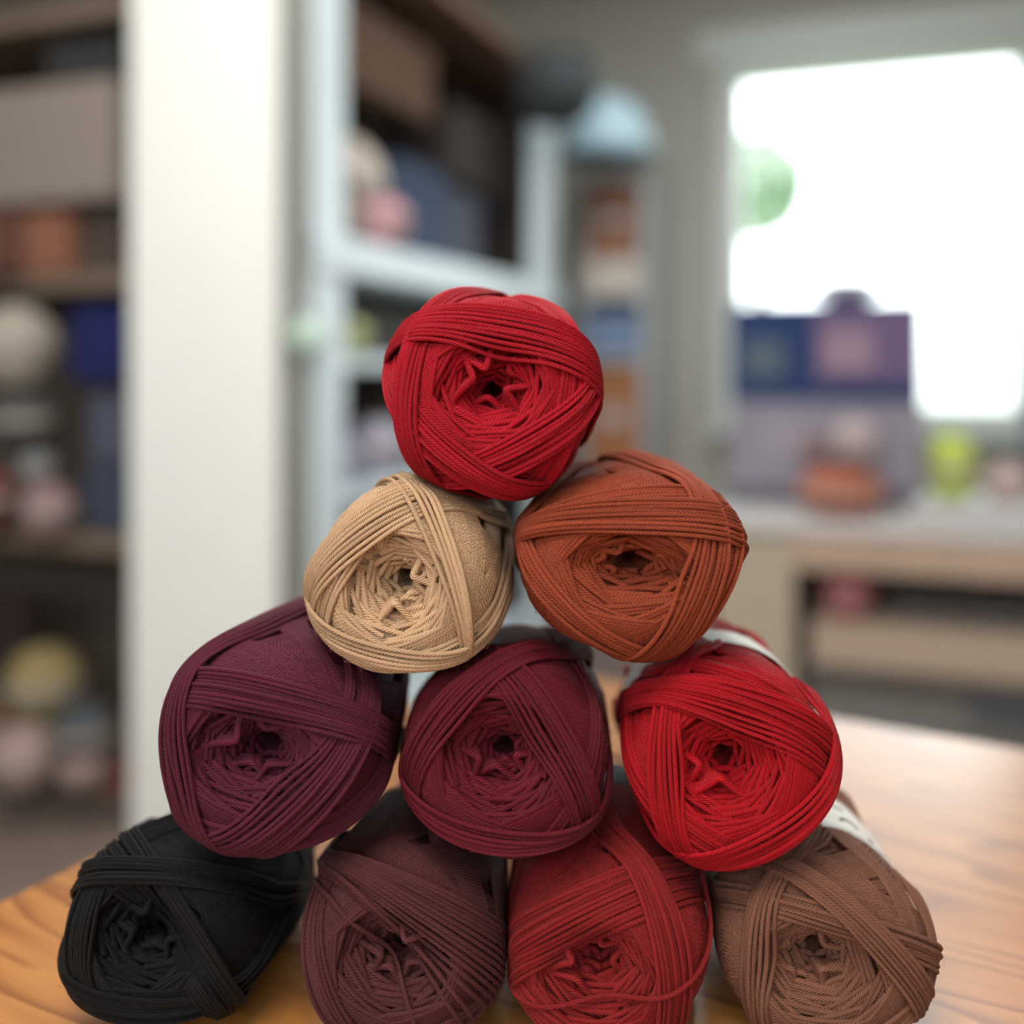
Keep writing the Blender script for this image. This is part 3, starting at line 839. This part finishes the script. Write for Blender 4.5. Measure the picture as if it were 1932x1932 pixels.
B(-.0338, .338, -.1822, .0336, .0308, name='cocoa', back=.092, hole=(0.06, 0.1), hole_r=(0.32, 0.28), hole_rot=-20, yaw=-7, pitch=-3, floor=True,
  color=rgb(98, 48, 50), bands=[(-25, -125, -40, -105), (142, 268, 165, 240), (126, -22, 100, 40)], loose=[(136, -68), (123, -42), (122, -34)],
  label='cocoa brown yarn ball with loose strands over its hole in the bottom row')
B(.0313, .338, -.1867, .0345, .0305, name='brick red', back=.092, hole=(-0.16, 0), hole_r=(0.29, 0.28), yaw=-7, pitch=0, floor=True,
  color=rgb(158, 34, 36), bands=[(190, 292, 210, 275), (175, 70, 150, 90), (198, 46, 172, 78), (74, -64, 50, -36)], loose=[(204, 366)],
  label='brick red yarn ball with one stray strand in the bottom row')
B(.0990, .338, -.1879, .0345, .0300, name='taupe brown', band=(-.68, -.17), hole=(-0.18, 0.06), hole_r=(0.31, 0.29), yaw=-5, pitch=0, floor=True,
  color=rgb(146, 96, 76), bands=[(-5, -115, -22, -95), (142, 2, 125, 20), (116, 236, 138, 214), (110, -34, 96, -14)],
  label='taupe brown yarn ball at the right end of the bottom row')

# where neighbours press on each other the yarn flattens
def press(P, i):
    ci = np.array(BALLS[i]['c'])
    planes = []
    for j, b in enumerate(BALLS):
        if j == i: continue
        cj = np.array(b['c']); v = cj - ci; v[1] = 0
        D = np.linalg.norm(v)
        ri = (BALLS[i]['rx'] + BALLS[i]['ry']) / 2; rj = (b['rx'] + b['ry']) / 2
        if D > (ri + rj) * 1.25: continue
        planes.append((v / D, D * ri / (ri + rj) - .0004))
    for n, lim in planes:
        t = (P - ci) @ n
        over = t - (lim - .0025)
        new = np.where(over > 0, (lim - .0025) + .0025 * (1 - np.exp(-np.maximum(over, 0) / .0025)), t)
        P = P + (new - t)[:, None] * n
    zf = TABLE + .0004
    over = (zf + .002) - P[:, 2]
    P = P.copy()
    P[:, 2] = np.where(over > 0, zf + .002 * np.exp(-np.maximum(over, 0) / .002), P[:, 2])
    return P

M_PAPER = mat('band_paper', rgb(226, 224, 218), .55, noise=.01, scale=60)
M_PAPER_DARK = mat('band_paper_navy', rgb(22, 24, 32), .8, noise=.02, scale=60)
M_PRINT = mat('band_print', rgb(70, 72, 78), .6, noise=.02)
M_PRINT2 = mat('band_print_grey', rgb(150, 150, 146), .6, noise=.02)

def build_ball(i, s):
    bl = Ball(s, 100 + i); bl.wind()
    Rm, C = frame_of(s)
    base = np.array([C[0], C[1], C[2] - s['ry']])
    ym = yarn_mat(s['name'].replace(' ', '_') + '_yarn', s['color'])
    root = empty('yarn_ball', tuple(base), 0, s['label'], 'yarn', 'yarn balls stacked as a pyramid')
    BAND = s.get('band', (-.82, -.5))          # paper band along the axis
    def world(d, h):
        P = bl.points(d, h)
        return press(P @ Rm.T + C, i) - base
    Hf = bl.H
    # blur-free visibility: how deep each sample lies under the finished surface
    groups = {}; fz = []
    for (g, d, b, h, thick) in bl.strands:
        top = Hf[lam_idx(d)]
        lim = 2.6 if g == 'cover' or isinstance(g, tuple) else 2.4
        vis = (top - h) < lim * bl.tau
        if g == 'inner':
            vis &= d[:, 2] > .2
        for sh in ((1, -1, 3, -3) if g == 'inner' else (1, -1)):
            vis = vis | np.roll(vis, sh)
        zq = (d * (sball(d))[:, None])[:, 2]
        inb = (zq > BAND[0] - .02) & (zq < BAND[1] + .02)
        h = np.where(inb, np.minimum(h, .935 / bl.norm), h)
        h = np.where(inb, h, .5 * h + .25 * (np.roll(h, 1) + np.roll(h, -1)))
        tone = bl.r.uniform(0, 1)
        rad = W_YARN * thick * .495
        key = g
        P = None
        runs = []
        if vis.all():
            runs = [(np.arange(NS), True)]
        else:
            st_ = int(np.argmin(vis)); idx = (np.arange(NS) + st_) % NS; v = vis[idx]
            k = 0
            while k < NS:
                if v[k]:
                    e = k
                    while e < NS and v[e]: e += 1
                    if e - k >= 3: runs.append((idx[k:e], False))
                    k = e
                else: k += 1
        for ids, closed in runs:
            P = world(d[ids], h[ids])
            for _ in range(2):
                if closed: P = .5 * P + .25 * (np.roll(P, 1, 0) + np.roll(P, -1, 0))
                else: P[1:-1] = .5 * P[1:-1] + .25 * (P[2:] + P[:-2])
            nr = d[ids] * np.array([1 / bl.rx, 1 / bl.ry, 1 / .038]); nr /= np.linalg.norm(nr, axis=1, keepdims=True)
            nr = nr @ Rm.T
            if key != 'inner':
                fz.append((P[::3], nr[::3], d[ids][::3, 2]))
            groups.setdefault(key, []).append(tube_arrays(P, nr, rad, closed, tone, bl.r.uniform(0, 5)))
    def join(parts):
        V = []; Q = []; U = []; T = []; o = 0
        for v, q, u, t in parts:
            V.append(v); Q.append(q + o); U.append(u); T.append(t); o += len(v)
        return np.concatenate(V), np.concatenate(Q), np.concatenate(U), np.concatenate(T)
    ntri = 0
    for key, parts in groups.items():
        if isinstance(key, tuple) and key[0] == 'band':
            for pt in parts:
                if len(pt[0]) < NR * 8: continue
                link('strand', mesh_from('strand', *pt), ym, root); ntri += 2 * len(pt[1])
            continue
        a = join(parts); ntri += 2 * len(a[1])
        if key == 'inner':
            link('inner_winding', mesh_from('inner_winding', *a), ym, root)['kind'] = 'stuff'
        elif key == 'cover':
            link('body_winding', mesh_from('body_winding', *a), ym, root)['kind'] = 'stuff'
        else:
            link('loose_strand', mesh_from('loose_strand', *a), ym, root)
    # plump loops that sag into the hole
    lp_parts = []
    cr_, sr_ = math.cos(bl.hrot), math.sin(bl.hrot)
    for q_ in range(9):
        f0 = bl.r.uniform(0, 6.28) if q_ else 4.4; span = bl.r.uniform(.8, 1.6); z0 = bl.r.uniform(.22, .55); sag = bl.r.uniform(.85, 1.12); ns_ = int(bl.r.integers(3, 6))
        for w_ in range(ns_):
            t = np.linspace(0, 1, 16)
            a = f0 + span * (t - .5) + w_ * .07
            rr_ = 1.70 - sag * np.sin(math.pi * t) ** .7 - w_ * .02
            ex = bl.hr[0] * rr_ * np.cos(a); ey = bl.hr[1] * rr_ * np.sin(a)
            X = (bl.hc[0] + ex * cr_ - ey * sr_) * bl.rx; Y = (bl.hc[1] + ex * sr_ + ey * cr_) * bl.ry
            Z = (z0 + w_ * .062 + .10 * np.sin(math.pi * t) - .10) * LF
            Pl = np.stack([X, Y, Z], -1)
            nr_ = np.stack([-np.cos(a), -np.sin(a), np.full(16, .9)], -1); nr_ /= np.linalg.norm(nr_, axis=1, keepdims=True)
            lp_parts.append(tube_arrays(Pl @ Rm.T + C - base, nr_ @ Rm.T, W_YARN * bl.r.uniform(.66, .8), False, bl.r.uniform(0, 1), bl.r.uniform(0, 5)))
    link('inner_loops', mesh_from('inner_loops', *join(lp_parts)), ym, root)['kind'] = 'stuff'
    # loose fibres standing off the yarn
    FP = np.concatenate([f[0] for f in fz]); FN = np.concatenate([f[1] for f in fz]); FD = np.concatenate([f[2] for f in fz])
    pick = np.where(FD > -.35)[0]; pick = bl.r.choice(pick, min(900, len(pick)), replace=False)
    nf = len(pick); p0 = FP[pick]; n0 = FN[pick]
    side = bl.r.normal(0, 1, (nf, 3)); side -= n0 * np.sum(side * n0, 1, keepdims=True); side /= np.linalg.norm(side, axis=1, keepdims=True)
    s2 = np.cross(n0, side); ln = bl.r.uniform(.0010, .0034, nf)[:, None]; curl = bl.r.normal(0, .5, nf)[:, None]; up = bl.r.uniform(.1, .6, nf)[:, None]
    rings = []
    for t in (0, .25, .5, .75, 1.0):
        rings.append(p0 + n0 * (W_YARN * .5 + ln * up * t * (1.3 - .6 * t)) + side * ln * t * (1 - .15 * t) + s2 * ln * curl * t * t)
    rings = np.stack(rings, 1)
    fr = .000026
    offs = [s2 * fr, n0 * fr - s2 * fr * .6, -n0 * fr - s2 * fr * .4]
    FV = np.stack([rings + o[:, None, :] for o in offs], 2)           # nf,5,3,3
    bi = (np.arange(nf) * 15)[:, None, None]
    ti = np.arange(4)[None, :, None]; ki = np.arange(3)[None, None, :]; k2 = (ki + 1) % 3
    FQ = np.stack([bi + ti * 3 + ki, bi + ti * 3 + k2, bi + (ti + 1) * 3 + k2, bi + (ti + 1) * 3 + ki], -1).reshape(-1, 4)
    link('fibres', mesh_from('fibres', FV.reshape(-1, 3), FQ, np.zeros((len(FQ) * 4, 2)), np.ones(nf * 15)), ym, root)['kind'] = 'stuff'
    # core under the strands
    nu, nv = 72, 56
    th = np.linspace(0, math.pi, nv); ph = np.arange(nu) / nu * 2 * math.pi
    D = np.stack([np.sin(th)[:, None] * np.cos(ph), np.sin(th)[:, None] * np.sin(ph), np.cos(th)[:, None] + 0 * ph], -1)
    hh = None
    for dx, dy in ((0, 0), (.05, 0), (-.05, 0), (0, .05), (0, -.05)):
        dd = D + np.array([dx, dy, 0]); dd /= np.linalg.norm(dd, axis=-1, keepdims=True)
        v = Hf[lam_idx(dd)]; hh = v if hh is None else np.minimum(hh, v)
    hh = np.where(D[..., 2] < -.75, .8, hh - np.where(D[..., 2] < .55, 2.1, 3.2) * bl.tau)
    V = world(D.reshape(-1, 3), hh.reshape(-1))
    ii, jj = np.meshgrid(np.arange(nv - 1), np.arange(nu), indexing='ij')
    j2 = (jj + 1) % nu
    Q = np.stack([ii * nu + jj, (ii + 1) * nu + jj, (ii + 1) * nu + j2, ii * nu + j2], -1).reshape(-1, 4)
    cu = np.repeat(np.arange(nv)[:, None] * 2.0 / 5.0, nu, 1).reshape(-1); cv = np.repeat(np.arange(nu)[None, :] * 2.6, nv, 0).reshape(-1)
    cUV = np.stack([cu[Q], cv[Q]], -1).reshape(-1, 2)
    link('core', mesh_from('core', V, Q, cUV, np.zeros(len(V))), ym, root)
    # paper band
    nu, nv = 96, 9
    ph = np.arange(nu) / nu * 2 * math.pi
    zz = np.linspace(BAND[0], BAND[1], nv)
    rr = (1 - np.abs(zz) ** AEXP) ** (1 / AEXP)
    def band_points(phi, z, lift=1.0):
        r0 = (1 - np.abs(z) ** ABACK) ** (1 / ABACK)
        q = np.stack([r0 * np.cos(phi), r0 * np.sin(phi), z], -1)
        n = np.linalg.norm(q, axis=-1, keepdims=True)
        return world((q / n).reshape(-1, 3), np.full(q.shape[0] if q.ndim == 2 else q.shape[0] * q.shape[1], .962 / bl.norm * lift))
    PH, ZZ = np.meshgrid(ph, zz)
    outer = band_points(PH, ZZ, 1.0); inner = band_points(PH, ZZ, .990)
    V = np.concatenate([outer, inner]); n0 = len(outer)
    ii, jj = np.meshgrid(np.arange(nv - 1), np.arange(nu), indexing='ij'); j2 = (jj + 1) % nu
    Qo = np.stack([ii * nu + jj, ii * nu + j2, (ii + 1) * nu + j2, (ii + 1) * nu + jj], -1).reshape(-1, 4)
    Qi = Qo[:, ::-1] + n0
    j = np.arange(nu); j2 = (j + 1) % nu
    Qe = np.concatenate([np.stack([j, j2, j2 + n0, j + n0], 1), np.stack([(nv - 1) * nu + j2, (nv - 1) * nu + j, (nv - 1) * nu + j + n0, (nv - 1) * nu + j2 + n0], 1)])
    dark = s['name'] in ('plum', 'black', 'cocoa', 'brick red')
    band = link('paper_band', mesh_from('paper_band', V, np.concatenate([Qo, Qi, Qe])), M_PAPER_DARK if dark else M_PAPER, root)
    band['label'] = 'dark navy paper band' if dark else 'white paper band'
    if s['name'] == 'taupe brown':
        def mark(name, pts, wid, m):
            a = np.array(pts, float); tgm = np.gradient(a, axis=0); nm = np.stack([-tgm[:, 1], tgm[:, 0]], 1); nm /= np.linalg.norm(nm, axis=1, keepdims=True)
            l = a + nm * wid; r_ = a - nm * wid
            allp = np.concatenate([l, r_]); Vt = band_points(allp[:, 0], allp[:, 1], 1.004); Vb = band_points(allp[:, 0], allp[:, 1], 1.0005)
            n = len(a); k = np.arange(n - 1)
            Qt = np.stack([k, k + 1, k + 1 + n, k + n], 1)
            Vx = np.concatenate([Vt, Vb])
            sides = np.concatenate([np.stack([k, k + 2 * n, k + 1 + 2 * n, k + 1], 1), np.stack([k + n, k + 1 + n, k + 1 + 3 * n, k + 3 * n], 1)])
            link(name, mesh_from(name, Vx, np.concatenate([Qt, sides])), m, band)
        t_ = np.linspace(0, math.pi, 11)
        mark('printed_mark', np.stack([1.08 - .10 * np.cos(t_), -.28 - .055 * np.sin(t_)], 1), .013, M_PRINT)
        mark('printed_mark', np.stack([np.linspace(1.05, 1.18, 6), np.full(6, -.48)], 1), .022, M_PRINT2)
        mark('printed_mark', np.stack([np.linspace(.80, .87, 6), np.full(6, -.25)], 1), .026, M_PRINT2)
    return ntri

if not globals().get('SKIP_YARN'):
    tri = 0
    for i, s in enumerate(BALLS):
        tri += build_ball(i, s)
    print('yarn triangles', tri)
